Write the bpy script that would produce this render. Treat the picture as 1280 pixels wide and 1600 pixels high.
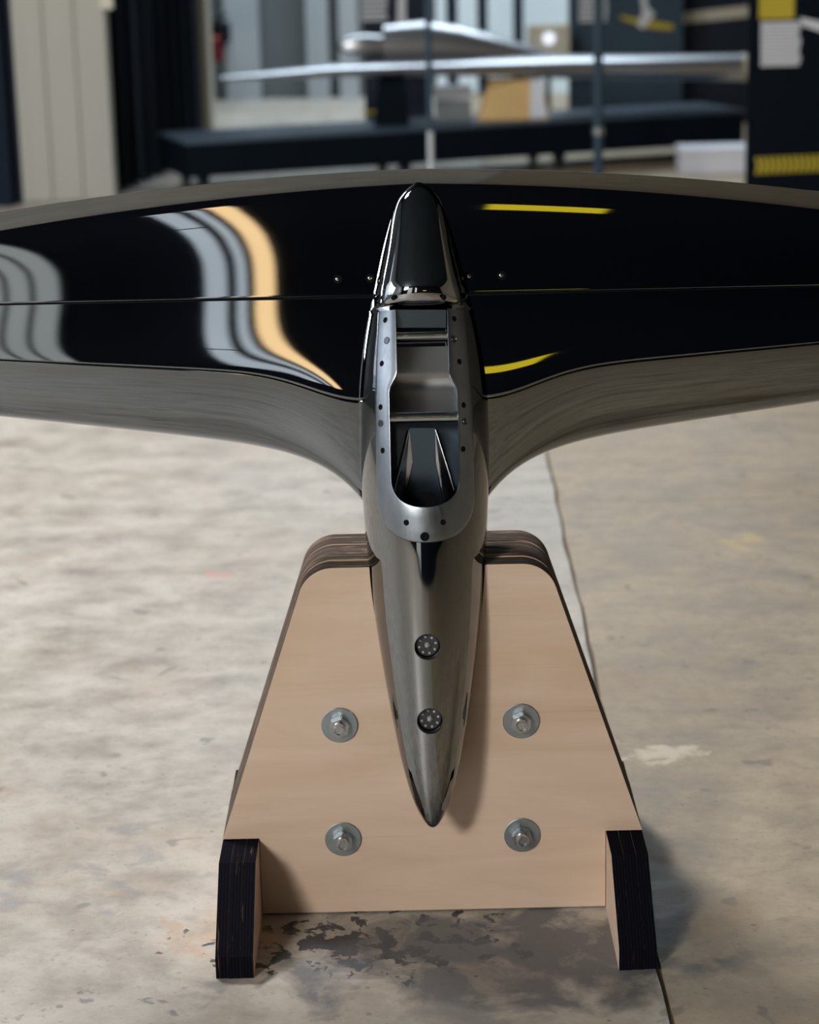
import bpy, bmesh, math, random
import numpy as np
from mathutils import Vector, Matrix

random.seed(7)
S = bpy.context.scene
COL = S.collection
for o in list(bpy.data.objects):
    bpy.data.objects.remove(o)

# ------------------------------------------------------------------ camera
FPX = 3400.0
PITCH = math.radians(15.5)
ROLL = 0.0225
CAM = np.array([0.0, -3.19, 1.55])
Fv = np.array([0, math.cos(PITCH), -math.sin(PITCH)])
U0 = np.array([0, math.sin(PITCH), math.cos(PITCH)])
R0 = np.array([1.0, 0, 0])
Rv = R0 - ROLL * U0; Rv /= np.linalg.norm(Rv)
Uv = U0 + ROLL * R0; Uv /= np.linalg.norm(Uv)
cd = bpy.data.cameras.new('camera'); cam = bpy.data.objects.new('camera', cd); COL.objects.link(cam)
cam.matrix_world = Matrix(((Rv[0], Uv[0], -Fv[0], CAM[0]), (Rv[1], Uv[1], -Fv[1], CAM[1]),
                           (Rv[2], Uv[2], -Fv[2], CAM[2]), (0, 0, 0, 1)))
cd.sensor_fit = 'HORIZONTAL'; cd.sensor_width = 24.0; cd.lens = FPX * 24.0 / 1280.0
cd.clip_start = 0.05; cd.clip_end = 100
cd.dof.use_dof = True; cd.dof.focus_distance = 3.33; cd.dof.aperture_fstop = 3.0
cd.dof.aperture_blades = 9
S.camera = cam

# ------------------------------------------------------------------ world / view
w = bpy.data.worlds.new('world'); S.world = w; w.use_nodes = True
w.node_tree.nodes['Background'].inputs[0].default_value = (0.55, 0.68, 0.85, 1)
w.node_tree.nodes['Background'].inputs[1].default_value = 0.3
S.view_settings.view_transform = 'Standard'; S.view_settings.look = 'None'
S.view_settings.exposure = 0.15; S.view_settings.gamma = 1.0
S.view_settings.use_curve_mapping = False


def area(name, loc, target, sx, sy, power, col):
    l = bpy.data.lights.new(name, 'AREA'); l.shape = 'RECTANGLE'; l.size = sx; l.size_y = sy
    l.energy = power; l.color = col
    o = bpy.data.objects.new(name, l); COL.objects.link(o); o.location = loc
    o.rotation_euler = (Vector(target) - Vector(loc)).to_track_quat('-Z', 'Y').to_euler()
    return o


# daylight entering through the room's windows and skylights
area('daylight_high_window', (-4.75, -9.0, 4.75), (0.0, 0.0, 0.5), 1.7, 1.9, 960, (1.0, 0.95, 0.88))
area('daylight_side_window', (-7.05, -.6, 2.9), (0, -.6, 1.6), 4.4, 2.6, 75, (0.92, 0.96, 1.0))
area('daylight_skylight_near', (-2.9, 3.0, 5.85), (-2.3, 2.6, 0), 2.0, 1.6, 600, (0.98, 0.98, 1.0))
area('daylight_skylight_far', (0.3, 13.9, 5.85), (0.3, 13.9, 0), 6.0, 2.6, 440, (0.74, 0.88, 1.0))

# ------------------------------------------------------------------ helpers
def mat(name, col=(.5, .5, .5), rough=.5, metal=0.0, spec=.5, emit=None, es=0.0):
    m = bpy.data.materials.new(name); m.use_nodes = True
    b = m.node_tree.nodes['Principled BSDF']
    b.inputs['Base Color'].default_value = (*col, 1); b.inputs['Roughness'].default_value = rough
    b.inputs['Metallic'].default_value = metal; b.inputs['Specular IOR Level'].default_value = spec
    if emit:
        b.inputs['Emission Color'].default_value = (*emit, 1); b.inputs['Emission Strength'].default_value = es
    return m


class NT:
    def __init__(s, m):
        s.m = m; s.n = m.node_tree.nodes; s.l = m.node_tree.links; s.b = s.n['Principled BSDF']

    def add(s, t, ins=None, **kw):
        n = s.n.new(t)
        for k, v in kw.items(): setattr(n, k, v)
        for k, v in (ins or {}).items():
            if hasattr(v, 'is_linked'): s.l.new(v, n.inputs[k])
            else: n.inputs[k].default_value = v
        return n

    def noise(s, vec, scale, detail=4, rough=.55, dist=0.0):
        return s.add('ShaderNodeTexNoise', {'Vector': vec, 'Scale': scale, 'Detail': detail, 'Roughness': rough, 'Distortion': dist}).outputs['Fac']

    def ramp(s, fac, stops, interp='LINEAR'):
        r = s.add('ShaderNodeValToRGB', {'Fac': fac}); cr = r.color_ramp; cr.interpolation = interp
        while len(cr.elements) < len(stops): cr.elements.new(.5)
        for e, (p, c) in zip(cr.elements, stops):
            e.position = p; e.color = (*c, 1) if len(c) == 3 else c
        return r.outputs['Color']

    def mix(s, fac, a, b, mode='MIX'):
        n = s.add('ShaderNodeMix', data_type='RGBA', blend_type=mode)
        for i, v in ((0, fac), (6, a), (7, b)):
            if hasattr(v, 'is_linked'): s.l.new(v, n.inputs[i])
            elif i == 0: n.inputs[0].default_value = v
            else: n.inputs[i].default_value = (*v, 1)
        return n.outputs[2]

    def math(s, op, a, b=0.0, clamp=False):
        n = s.add('ShaderNodeMath', operation=op, use_clamp=clamp)
        for i, v in ((0, a), (1, b)):
            if hasattr(v, 'is_linked'): s.l.new(v, n.inputs[i])
            else: n.inputs[i].default_value = v
        return n.outputs[0]

    def scaled(s, vec, sc):
        return s.add('ShaderNodeVectorMath', {0: vec, 1: sc}, operation='MULTIPLY').outputs[0]

    def bump(s, h, strength=.3, dist=.01):
        n = s.add('ShaderNodeBump', {'Height': h, 'Strength': strength, 'Distance': dist})
        s.l.new(n.outputs[0], s.b.inputs['Normal'])

    def pos(s):
        return s.add('ShaderNodeNewGeometry').outputs['Position']

    def obj(s):
        return s.add('ShaderNodeTexCoord').outputs['Object']

    def out(s, sock, name):
        s.l.new(sock, s.b.inputs[name])


def link(name, me, m=None, parent=None, smooth=False, sharp=None):
    if m is not None:
        for mm in (m if isinstance(m, (list, tuple)) else [m]): me.materials.append(mm)
    if smooth:
        me.shade_smooth()
        if sharp: me.set_sharp_from_angle(angle=math.radians(sharp))
    o = bpy.data.objects.new(name, me); COL.objects.link(o)
    if parent: o.parent = parent
    return o


def mesh(name, v, f, m=None, parent=None, smooth=False, sharp=None, merge=0):
    me = bpy.data.meshes.new(name); me.from_pydata([tuple(map(float, q)) for q in v], [], f)
    bm = bmesh.new(); bm.from_mesh(me)
    if merge: bmesh.ops.remove_doubles(bm, verts=bm.verts, dist=merge)
    bmesh.ops.recalc_face_normals(bm, faces=bm.faces)
    bm.to_mesh(me); bm.free()
    return link(name, me, m, parent, smooth, sharp)


def bmobj(name, bm, m=None, parent=None, smooth=False, sharp=35):
    bmesh.ops.recalc_face_normals(bm, faces=bm.faces)
    me = bpy.data.meshes.new(name); bm.to_mesh(me); bm.free()
    return link(name, me, m, parent, smooth, sharp)


def add_box(bm, lo, hi, bev=0.0, mtx=None):
    r = bmesh.ops.create_cube(bm, size=1)
    vs = r['verts']
    for v in vs:
        v.co = Vector([lo[i] + (v.co[i] + .5) * (hi[i] - lo[i]) for i in range(3)])
    if bev:
        es = list({e for v in vs for e in v.link_edges})
        g = bmesh.ops.bevel(bm, geom=es, offset=bev, segments=2, profile=.5, affect='EDGES')
        vs = list({v for f_ in g['faces'] for v in f_.verts} | {v for v in vs if v.is_valid})
    if mtx is not None: bmesh.ops.transform(bm, matrix=mtx, verts=[v for v in vs if v.is_valid])


def box(name, lo, hi, m, parent=None, bev=0.0, mtx=None):
    bm = bmesh.new(); add_box(bm, lo, hi, bev, mtx); return bmobj(name, bm, m, parent, bool(bev), 35)


def frame_mtx(z, origin, xhint=(1, 0, 0)):
    z = Vector(z).normalized(); x = Vector(xhint); x = (x - z * x.dot(z)).normalized(); y = z.cross(x)
    return Matrix(((x.x, y.x, z.x, origin[0]), (x.y, y.y, z.y, origin[1]), (x.z, y.z, z.z, origin[2]), (0, 0, 0, 1)))


def lathe(name, prof, m, parent=None, mtx=None, seg=32, smooth=True, sharp=35):
    """prof: list of (radius, z); closed at the axis when radius is 0."""
    v, f = [], []
    for r, z in prof:
        for k in range(seg):
            a = 2 * math.pi * k / seg; v.append(Vector((r * math.cos(a), r * math.sin(a), z)))
    for i in range(len(prof) - 1):
        for k in range(seg):
            k2 = (k + 1) % seg
            f.append((i * seg + k, i * seg + k2, (i + 1) * seg + k2, (i + 1) * seg + k))
    if prof[0][0] > 1e-6: f.append(tuple(range(seg - 1, -1, -1)))
    if prof[-1][0] > 1e-6: f.append(tuple((len(prof) - 1) * seg + k for k in range(seg)))
    if mtx is not None: v = [mtx @ q for q in v]
    return mesh(name, v, f, m, parent, smooth, sharp, merge=1e-6)


def tube(name, p0, p1, r, m, parent=None, seg=20):
    p0, p1 = Vector(p0), Vector(p1); d = p1 - p0
    h = (1, 0, 0) if abs(d.normalized().x) < .9 else (0, 1, 0)
    return lathe(name, [(0, 0), (r, 0), (r, d.length), (0, d.length)], m, parent, frame_mtx(d, p0, h), seg)


def prism(name, poly, axis, a, b, m, parent=None, bev=0.0, side_mat=False):
    """extrude a 2D polygon between a and b along axis ('X': poly=(y,z); 'Y': poly=(x,z); 'Z': poly=(x,y))."""
    def P(q, t):
        return {'X': (t, q[0], q[1]), 'Y': (q[0], t, q[1]), 'Z': (q[0], q[1], t)}[axis]
    n = len(poly); v = [P(q, a) for q in poly] + [P(q, b) for q in poly]
    f = [tuple(range(n)), tuple(range(2 * n - 1, n - 1, -1))] + [(i, (i + 1) % n, n + (i + 1) % n, n + i) for i in range(n)]
    me = bpy.data.meshes.new(name); me.from_pydata(v, [], f)
    bm = bmesh.new(); bm.from_mesh(me)
    bmesh.ops.recalc_face_normals(bm, faces=bm.faces)
    if side_mat:
        bm.faces.ensure_lookup_table()
        for i, fc in enumerate(bm.faces): fc.material_index = 0 if i < 2 else 1
    if bev: bmesh.ops.bevel(bm, geom=list(bm.edges), offset=bev, segments=1, affect='EDGES')
    bm.to_mesh(me); bm.free()
    return link(name, me, m, parent)


def empty(name, loc=(0, 0, 0)):
    o = bpy.data.objects.new(name, None); COL.objects.link(o); o.empty_display_size = .1
    return o


def tag(o, label, cat, group=None):
    o['label'] = label; o['category'] = cat
    if group: o['group'] = group
    return o


def struct(o):
    o['kind'] = 'structure'; return o


def ray(px, py):
    return Fv * FPX + Rv * (px - 640) - Uv * (py - 800)


def at(px, py, Y):
    d = ray(px, py); t = (Y - CAM[1]) / d[1]; return CAM + t * d


def pchip(xs, ys):
    xs = np.array(xs, float); ys = np.array(ys, float); h = np.diff(xs); dl = np.diff(ys) / h
    d = np.zeros(len(xs))
    for i in range(1, len(xs) - 1):
        if dl[i - 1] * dl[i] > 0:
            w1 = 2 * h[i] + h[i - 1]; w2 = h[i] + 2 * h[i - 1]
            d[i] = (w1 + w2) / (w1 / dl[i - 1] + w2 / dl[i])
    d[0], d[-1] = dl[0], dl[-1]

    def fn(x):
        x = min(max(x, xs[0]), xs[-1]); i = int(min(max(np.searchsorted(xs, x) - 1, 0), len(xs) - 2))
        t = (x - xs[i]) / h[i]
        return ((1 + 2 * t) * (1 - t) ** 2 * ys[i] + t * (1 - t) ** 2 * h[i] * d[i]
                + t * t * (3 - 2 * t) * ys[i + 1] + t * t * (t - 1) * h[i] * d[i + 1])
    return fn


def smoothed(fn, a, b, sig, n=600):
    """sampled, gaussian-smoothed copy of fn that keeps its end values."""
    x = np.linspace(a, b, n); y = np.array([fn(q) for q in x]); dx = x[1] - x[0]
    k = int(4 * sig / dx); ker = np.exp(-.5 * (np.arange(-k, k + 1) * dx / sig) ** 2); ker /= ker.sum()
    yp = np.concatenate([2 * y[0] - y[k:0:-1], y, 2 * y[-1] - y[-2:-k - 2:-1]])
    z = np.convolve(yp, ker, 'valid')
    return lambda q: float(np.interp(q, x, z))


# ------------------------------------------------------------------ materials
def m_chrome(name, col, rough, streak_axis):
    m = mat(name, col, rough, 1.0); t = NT(m)
    g = t.noise(t.scaled(t.pos(), streak_axis), 1.0, 3, .6)
    t.out(t.math('ADD', t.math('MULTIPLY', g, rough * .5), rough * .7), 'Roughness')
    return m


M_CHROME = m_chrome('polished_steel', (.215, .235, .255), .022, (6, 200, 200))
M_CHROME_F = m_chrome('polished_fuselage_steel', (.25, .26, .27), .03, (200, 200, 6))
M_CAP = m_chrome('polished_cover_steel', (.40, .415, .43), .025, (200, 200, 6))


def m_brushed(name, col, rough):
    m = mat(name, col, rough, 1.0); t = NT(m); p = t.pos()
    g = t.noise(t.scaled(p, (260, 260, 18)), 1.0, 3, .6)
    c = t.noise(p, 40, 3, .6)
    t.out(t.math('ADD', t.math('MULTIPLY', g, .25), rough - .1), 'Roughness')
    t.out(t.mix(c, tuple(x * .75 for x in col), tuple(min(1, x * 1.15) for x in col)), 'Base Color')
    t.bump(g, .08, .001)
    return m


M_BRUSH = m_brushed('brushed_steel', (.27, .305, .345), .34)
M_INNER = mat('machined_inner_steel', (.11, .155, .21), .27, 1.0)
M_POCKET = mat('honed_pocket_steel', (.40, .41, .42), .34, 1.0)
M_ROD = m_brushed('ground_rod_steel', (.50, .52, .54), .16)
M_DARKHOLE = mat('dark_bore', (.004, .005, .007), .9, 0, .1)  # near-black colour stands in for the shade inside holes
M_GUN = mat('gunmetal', (.10, .105, .115), .28, 1.0)
M_GUN2 = mat('port_plate_metal', (.085, .09, .10), .42, 1.0)
M_STUD = mat('stud_metal', (.55, .56, .55), .35, .4)
M_SCREW = mat('screw_steel', (.6, .62, .62), .15, 1.0)
M_ZINC = m_brushed('zinc_plate', (.38, .43, .46), .42)
M_NUT = m_brushed('nut_zinc', (.50, .54, .57), .25)


def m_plyface():
    m = mat('plywood_face', (.6, .45, .3), .55); t = NT(m); p = t.pos()
    wv = t.noise(t.scaled(p, (2.2, 3, 16)), 1.0, 4, .55, 1.2)
    fine = t.noise(t.scaled(p, (14, 14, 240)), 1.0, 3, .6)
    blot = t.noise(t.scaled(p, (2.5, 2, 3.2)), 1.0, 2, .5, .6)
    a = t.ramp(wv, [(.25, (.55, .405, .30)), (.5, (.61, .465, .36)), (.75, (.665, .53, .425))])
    a = t.mix(t.math('MULTIPLY', fine, .22), a, (.45, .33, .23))
    a = t.mix(t.ramp(blot, [(.52, (0, 0, 0)), (.75, (.5, .5, .5))]), a, (.58, .39, .26))
    s = t.noise(t.scaled(p, (1.2, 2, 26)), 1.0, 3, .6, .8)
    a = t.mix(t.ramp(s, [(.62, (0, 0, 0)), (.72, (.35, .35, .35))]), a, (.40, .26, .15))
    t.out(a, 'Base Color'); t.bump(fine, .06, .001)
    return m


def m_plyedge(name, dark, mid, light, axis, ply, amount):
    """plies stacked along an axis, colour of a laser-cut edge: char with paler glue lines"""
    m = mat(name, mid, .9, 0, .04); t = NT(m); p = t.obj()
    sx = t.add('ShaderNodeSeparateXYZ', {0: p}).outputs[axis]
    k = t.math('FRACT', t.math('MULTIPLY', sx, 1.0 / ply))
    strip = t.ramp(k, [(0, (0, 0, 0)), (.35, (.25, .25, .25)), (.5, (1, 1, 1)), (.65, (.25, .25, .25)), (1, (0, 0, 0))])
    sc = [9, 9, 9]; sc[axis] = 160
    n = t.noise(t.scaled(p, tuple(sc)), 1.0, 3, .65)
    base = t.mix(strip, dark, mid)
    pale = t.ramp(n, [(1 - amount, (0, 0, 0)), (min(1, 1 - amount + .08), (1, 1, 1))])
    t.out(t.mix(pale, base, light), 'Base Color')
    t.bump(t.math('ADD', k, n), .25, .001)
    return m


M_PLY = m_plyface()
M_EDGE = m_plyedge('plywood_cut_edge', (.055, .043, .036), (.13, .10, .08), (.33, .235, .16), 1, .0053, .44)
M_CHAR = m_plyedge('charred_plywood_edge', (.003, .003, .006), (.008, .008, .011), (.11, .06, .035), 0, .0048, .345)


def m_concrete(name, tint):
    m = mat(name, (.4, .37, .33), .55); t = NT(m); p = t.pos()
    big = t.noise(p, .9, 3, .5, .4)
    med = t.noise(t.scaled(p, (6.0, 7.5, 1)), 1.0, 7, .66, .25)
    fin = t.noise(p, 26, 5, .65)
    c = t.ramp(med, [(.26, (.22, .195, .165)), (.42, (.37, .335, .29)), (.56, (.48, .445, .395)), (.75, (.56, .53, .485))])
    c = t.mix(t.math('MULTIPLY', t.ramp(big, [(.40, (0, 0, 0)), (.68, (1, 1, 1))]), .30), c, (.36, .285, .195))
    c = t.mix(t.math('MULTIPLY', t.ramp(fin, [(.45, (0, 0, 0)), (.75, (1, 1, 1))]), .35), c, (.22, .195, .17))
    # pale scuffs
    sc = t.noise(t.scaled(p, (4.6, 7.0, 1)), 1.0, 5, .7, .7)
    c = t.mix(t.ramp(sc, [(.66, (0, 0, 0)), (.76, (.4, .4, .4))]), c, (.64, .63, .60))
    # dark specks and spots
    sp = t.noise(p, 11, 2, .5, .5)
    c = t.mix(t.ramp(sp, [(.68, (0, 0, 0)), (.72, (.55, .55, .55))]), c, (.14, .135, .13))
    f2 = t.noise(p, 70, 3, .6)
    c = t.mix(t.ramp(f2, [(.60, (0, 0, 0)), (.70, (.4, .4, .4))]), c, (.17, .15, .13))
    f3 = t.noise(p, 190, 3, .7)
    c = t.mix(t.math('MULTIPLY', f3, .5), c, t.mix(f3, (.10, .09, .08), c))
    v1 = t.add('ShaderNodeTexVoronoi', {'Vector': p, 'Scale': 26.0, 'Randomness': 1.0}).outputs['Distance']
    dots = t.math('ADD', v1, t.math('MULTIPLY', t.noise(p, 9, 3, .6), .55))
    c = t.mix(t.ramp(dots, [(.30, (.6, .6, .6)), (.345, (0, 0, 0))]), c, (.12, .115, .11))
    br = t.noise(p, 3.1, 5, .65, .6)
    c = t.mix(t.ramp(br, [(.55, (0, 0, 0)), (.70, (.28, .28, .28))]), c, (.42, .29, .19))
    # spills and painted-in floor shade, each with a place of its own

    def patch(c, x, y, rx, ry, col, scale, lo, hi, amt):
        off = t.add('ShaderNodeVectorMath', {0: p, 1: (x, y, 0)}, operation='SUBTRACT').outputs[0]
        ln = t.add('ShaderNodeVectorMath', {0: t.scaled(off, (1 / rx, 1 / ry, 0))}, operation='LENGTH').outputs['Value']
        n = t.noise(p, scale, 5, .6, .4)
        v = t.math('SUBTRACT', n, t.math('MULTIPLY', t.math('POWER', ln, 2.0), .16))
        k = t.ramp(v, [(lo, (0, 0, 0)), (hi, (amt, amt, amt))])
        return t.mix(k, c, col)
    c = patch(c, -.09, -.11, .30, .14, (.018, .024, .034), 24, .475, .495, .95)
    c = patch(c, .10, -.16, .35, .16, (.095, .10, .115), 8, .30, .46, .85)  # stain, with the stand's shadow painted into its tone
    c = patch(c, .03, -.42, .16, .16, (.15, .16, .17), 7, .38, .50, .6)  # foil's shadow on the floor, painted as a dark patch
    c = patch(c, -.52, -.35, .4, .2, (.13, .13, .135), 15, .56, .60, .7)
    c = patch(c, -.62, .15, .5, .35, (.20, .205, .21), 9, .50, .60, .5)
    c = patch(c, -.30, -.05, .16, .10, (.42, .27, .17), 9, .40, .50, .5)
    c = patch(c, .47, .64, .085, .045, (.72, .71, .69), 14, .36, .48, .8)
    c = patch(c, 0.83, 2.05, .07, .07, (.62, .53, .27), 14, .38, .52, .55)
    c = patch(c, -.47, 1.87, .045, .045, (.50, .22, .15), 16, .38, .52, .45)
    c = t.mix(1.0, c, tint, 'MULTIPLY')
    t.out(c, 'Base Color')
    t.out(t.ramp(med, [(.3, (.42, .42, .42)), (.7, (.62, .62, .62))]), 'Roughness')
    t.bump(t.math('ADD', fin, t.math('MULTIPLY', med, .6)), .25, .004)
    return m


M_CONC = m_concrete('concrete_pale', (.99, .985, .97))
M_CONC2 = m_concrete('concrete_tan', (.82, .715, .56))  # tan slab tint, darkened further for the weaker light on the right
M_JOINT = mat('joint_dirt', (.13, .10, .07), .9)


def m_paint(name, col, rough=.6, var=.12, sc=(3, 3, .6)):
    m = mat(name, col, rough, 0, .25); t = NT(m)
    n = t.noise(t.scaled(t.pos(), sc), 1.0, 4, .55)
    t.out(t.mix(n, tuple(c * (1 - var) for c in col), tuple(min(1, c * (1 + var)) for c in col)), 'Base Color')
    return m


M_NAVY = m_paint('navy_wall_paint', (.005, .010, .022), .6)
M_CEIL = m_paint('dark_ceiling_paint', (.022, .034, .042), .8)
M_SIDE = m_paint('tan_side_wall', (.30, .255, .19), .7)
M_SIDEL = m_paint('grey_side_wall', (.24, .26, .28), .7)
M_BEIGE = m_paint('beige_door_paint', (.33, .325, .285), .6, .10, (9, 9, .3))
M_WHITE = m_paint('pale_wall_paint', (.45, .48, .50), .6)
M_GREYW = m_paint('grey_wall_paint', (.16, .175, .18), .6)
M_CURT = m_paint('dark_blue_curtain', (.004, .010, .020), .9)
M_BLACK = m_paint('matt_black_board', (.003, .006, .010), .8); M_BLACK.node_tree.nodes['Principled BSDF'].inputs['Specular IOR Level'].default_value = .06
M_PLTOP = m_paint('plinth_top_laminate', (.045, .066, .092), .35)
M_SLATE = m_paint('slate_blue_metal', (.03, .055, .08), .4)
M_RED = m_paint('red_enamel', (.20, .015, .02), .35)
M_YEL = m_paint('yellow_vinyl', (.40, .32, .03), .5)
M_PRINT = mat('white_print', (.55, .57, .60), .6)
M_CREAM = m_paint('cream_board', (.50, .47, .38), .6)
M_OAK = m_paint('pale_pine_ply', (.62, .42, .18), .6, .25, (6, 6, 6))
M_SILVER = m_chrome('silver_foil_skin', (.42, .43, .45), .34, (6, 200, 200)); M_SILVER.node_tree.nodes['Principled BSDF'].inputs['Metallic'].default_value = .88
M_WBOX = m_paint('white_box_board', (.62, .64, .70), .6)
M_GLASS = mat('daylit_window_glass', (.4, .45, .48), .15, 0, .5, (.62, .78, .86), .30)
M_SKYPANE = mat('daylit_side_glass', (.6, .7, .8), .2, 0, .5, (.95, .95, 1.0), 1.5)
M_WARM = mat('warm_lamp_diffuser', (.9, .7, .4), .4, 0, .5, (1.0, .62, .28), 3.4)
M_PALEPANEL = mat('glowing_door_panel', (.6, .6, .58), .5, 0, .5, (.78, .80, .76), .62)  # glow put in so the door panels mirror brighter
M_BRIGHTPANE = mat('daylit_glass_pane', (.6, .6, .6), .3, 0, .5, (.80, .86, .90), 1.35)
M_SKYLIGHT = mat('skylight_diffuser', (.8, .85, .9), .5, 0, .5, (.85, .95, 1.0), 1.2)

# ------------------------------------------------------------------ setting
XL, XR, YB, YF, ZC = -7.2, 8.2, -9.2, 15.8, 6.0
fl = struct(box('floor', (XL, YB, -.16), (XR, YF, -.007), M_JOINT))


def jx(y):
    return .366 + .0135 * y + .002 * math.sin(y * 5.3) + .0015 * math.sin(y * 17 + 1)


def slab(x0, x1, y0, y1, m, gap):
    """one poured slab; x0/x1 may be a function of y (the ragged sawn joint)"""
    g = lambda f_, y: f_(y) if callable(f_) else f_
    n = max(2, int((y1 - y0) / .06)); lft, rgt = [], []
    for i in range(n + 1):
        y = y0 + gap + (y1 - y0 - 2 * gap) * i / n
        ja = random.uniform(0, .003) if callable(x0) else 0; jb = random.uniform(0, .003) if callable(x1) else 0
        lft.append((g(x0, y) + (.0028 if callable(x0) else gap) + ja, y)); rgt.append((g(x1, y) - (.0028 if callable(x1) else gap) - jb, y))
    v = [(x, y, 0) for x, y in lft] + [(x, y, 0) for x, y in rgt] + [(x, y, -.007) for x, y in lft] + [(x, y, -.007) for x, y in rgt]
    N_ = n + 1; f = []
    for i in range(n):
        f.append((i, N_ + i, N_ + i + 1, i + 1)); f.append((2 * N_ + i, 2 * N_ + i + 1, 3 * N_ + i + 1, 3 * N_ + i))
        f.append((i, i + 1, 2 * N_ + i + 1, 2 * N_ + i)); f.append((N_ + i, 3 * N_ + i, 3 * N_ + i + 1, N_ + i + 1))
    f.append((0, 2 * N_, 3 * N_, N_)); f.append((n, N_ + n, 3 * N_ + n, 2 * N_ + n))
    return mesh('floor_slab', v, f, m, fl)


ys_l = [YB, -5.6, -1.6, 2.46, 6.5, 11.0, YF]
for a, b in zip(ys_l, ys_l[1:]):
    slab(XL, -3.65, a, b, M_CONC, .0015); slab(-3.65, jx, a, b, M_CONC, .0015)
ys_r = [YB, -5.6, -1.6, 2.46, 6.5, 11.0, YF]
for a, b in zip(ys_r, ys_r[1:]):
    slab(jx, 4.4, a, b, M_CONC2, .0015); slab(4.4, XR, a, b, M_CONC2, .0015)

ce = struct(box('ceiling', (XL, YB, ZC), (XR, YF, ZC + .1), M_CEIL))
for cx_, cy_, sx_, sy_ in ((-2.9, 3.0, 2.0, 1.6), (.3, 13.9, 6.0, 2.6)):
    box('skylight_frame', (cx_ - sx_ / 2 - .08, cy_ - sy_ / 2 - .08, ZC - .06), (cx_ + sx_ / 2 + .08, cy_ + sy_ / 2 + .08, ZC), M_NAVY, ce)
    box('skylight_pane', (cx_ - sx_ / 2, cy_ - sy_ / 2, ZC - .09), (cx_ + sx_ / 2, cy_ + sy_ / 2, ZC - .06), M_SKYLIGHT, ce)
struct(box('wall_left', (XL - .1, YB, 0), (XL, YF, ZC), M_SIDEL))
struct(box('wall_right', (XR, YB, 0), (XR + .1, YF, ZC), M_SIDE))
wb = struct(box('wall_back', (XL, YB - .1, 0), (XR, YB, ZC), M_NAVY))
struct(box('wall_front', (XL, YF, 0), (XR, YF + .1, ZC), M_GREYW))

# window in the left wall, ahead of the camera's shoulder (its mullions show in the tail cover)
w1 = struct(box('window_1', (XL, -2.9, 1.5), (XL + .06, 1.7, 4.3), M_NAVY))
for i in range(4):
    for j in range(3):
        y0 = -2.8 + i * 1.11; z0 = 1.58 + j * .9
        box('pane', (XL + .06, y0 + .05, z0 + .04), (XL + .075, y0 + 1.06, z0 + .86), M_SKYPANE, w1)
w0 = struct(box('window_4', (-5.75, YB, 3.7), (-3.85, YB + .05, 5.8), M_NAVY))
for i in range(2):
    for j in range(2):
        box('pane', (-5.7 + i * .93, YB + .05, 3.76 + j * 1.0), (-5.7 + i * .93 + .87, YB + .065, 3.76 + j * 1.0 + .94), M_SKYPANE, w0)
# tall doors and lamp on the wall behind the camera, seen only in the wing's mirror
d2 = struct(box('door_2', (-3.7, YB, 0), (-2.04, YB + .06, 5.0), M_NAVY))
for x0, x1 in ((-3.66, -3.2), (-3.14, -2.78), (-2.74, -2.42), (-2.38, -2.26), (-2.22, -2.08)):
    box('door_panel', (x0, YB + .06, .05), (x1, YB + .09, 4.95), M_PALEPANEL, d2)
w2 = struct(box('window_2', (-1.22, YB, .9), (-.93, YB + .05, 4.9), M_NAVY))
for x0, x1, z0, z1 in ((-1.20, -1.07, .95, 2.6), (-1.20, -1.07, 2.66, 4.85), (-1.01, -.95, .95, 4.85)):
    box('pane', (x0, YB + .05, z0), (x1, YB + .065, z1), M_BRIGHTPANE, w2)

# ------------------------------------------------------------------ stand geometry
CX = .025
PHI = math.radians(17)
A = np.array([0, math.sin(PHI), math.cos(PHI)]); Nn = np.array([0, -math.cos(PHI), math.sin(PHI)])
X_ = np.array([1.0, 0, 0])
TIP = np.array([CX, -.0906, .1855])
LEN = 1.004
_r2 = pchip([0, .0138, .0354, .066, .0964, .158, .22, .2816, .343, .405, .466, .52, .585, .64, .7, .758, .822, .89, .93, .95, .972, .984, LEN],
            [0, .0133 ** 2, .0264 ** 2, .0365 ** 2, .0442 ** 2, .0565 ** 2, .067 ** 2, .0762 ** 2, .084 ** 2, .090 ** 2, .0948 ** 2, .098 ** 2, .1005 ** 2, .1005 ** 2,
             .097 ** 2, .089 ** 2, .0755 ** 2, .060 ** 2, .0497 ** 2, .0445 ** 2, .0375 ** 2, .033 ** 2, 0])
r2 = smoothed(_r2, 0, LEN, .014)
_b2 = pchip([0, .02, .05, .1, .16, .22, .28, .34, .40, .47, .53, .59, .66, .75, .82, .90, .95, .98, LEN],
            [0, .0165 ** 2, .029 ** 2, .044 ** 2, .0585 ** 2, .071 ** 2, .0825 ** 2, .0932 ** 2, .1038 ** 2, .1158 ** 2, .1228 ** 2, .1255 ** 2, .1235 ** 2, .111 ** 2, .096 ** 2, .075 ** 2,
             .060 ** 2, .045 ** 2, 0])
b2 = smoothed(_b2, 0, LEN, .014)


def rw(s): return math.sqrt(max(r2(s), 0)) if 0 < s < LEN else 0.0
def bf(s): return math.sqrt(max(b2(s), 0)) if 0 < s < LEN else 0.0
def bb(s): return rw(s) * .88


def fpt(s, x, n):
    return TIP + A * s + X_ * x + Nn * n


def nsurf(s, x):
    r = rw(s); return bf(s) * math.sqrt(max(0.0, 1 - (x / r) ** 2)) if r > 1e-6 else 0.0


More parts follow.
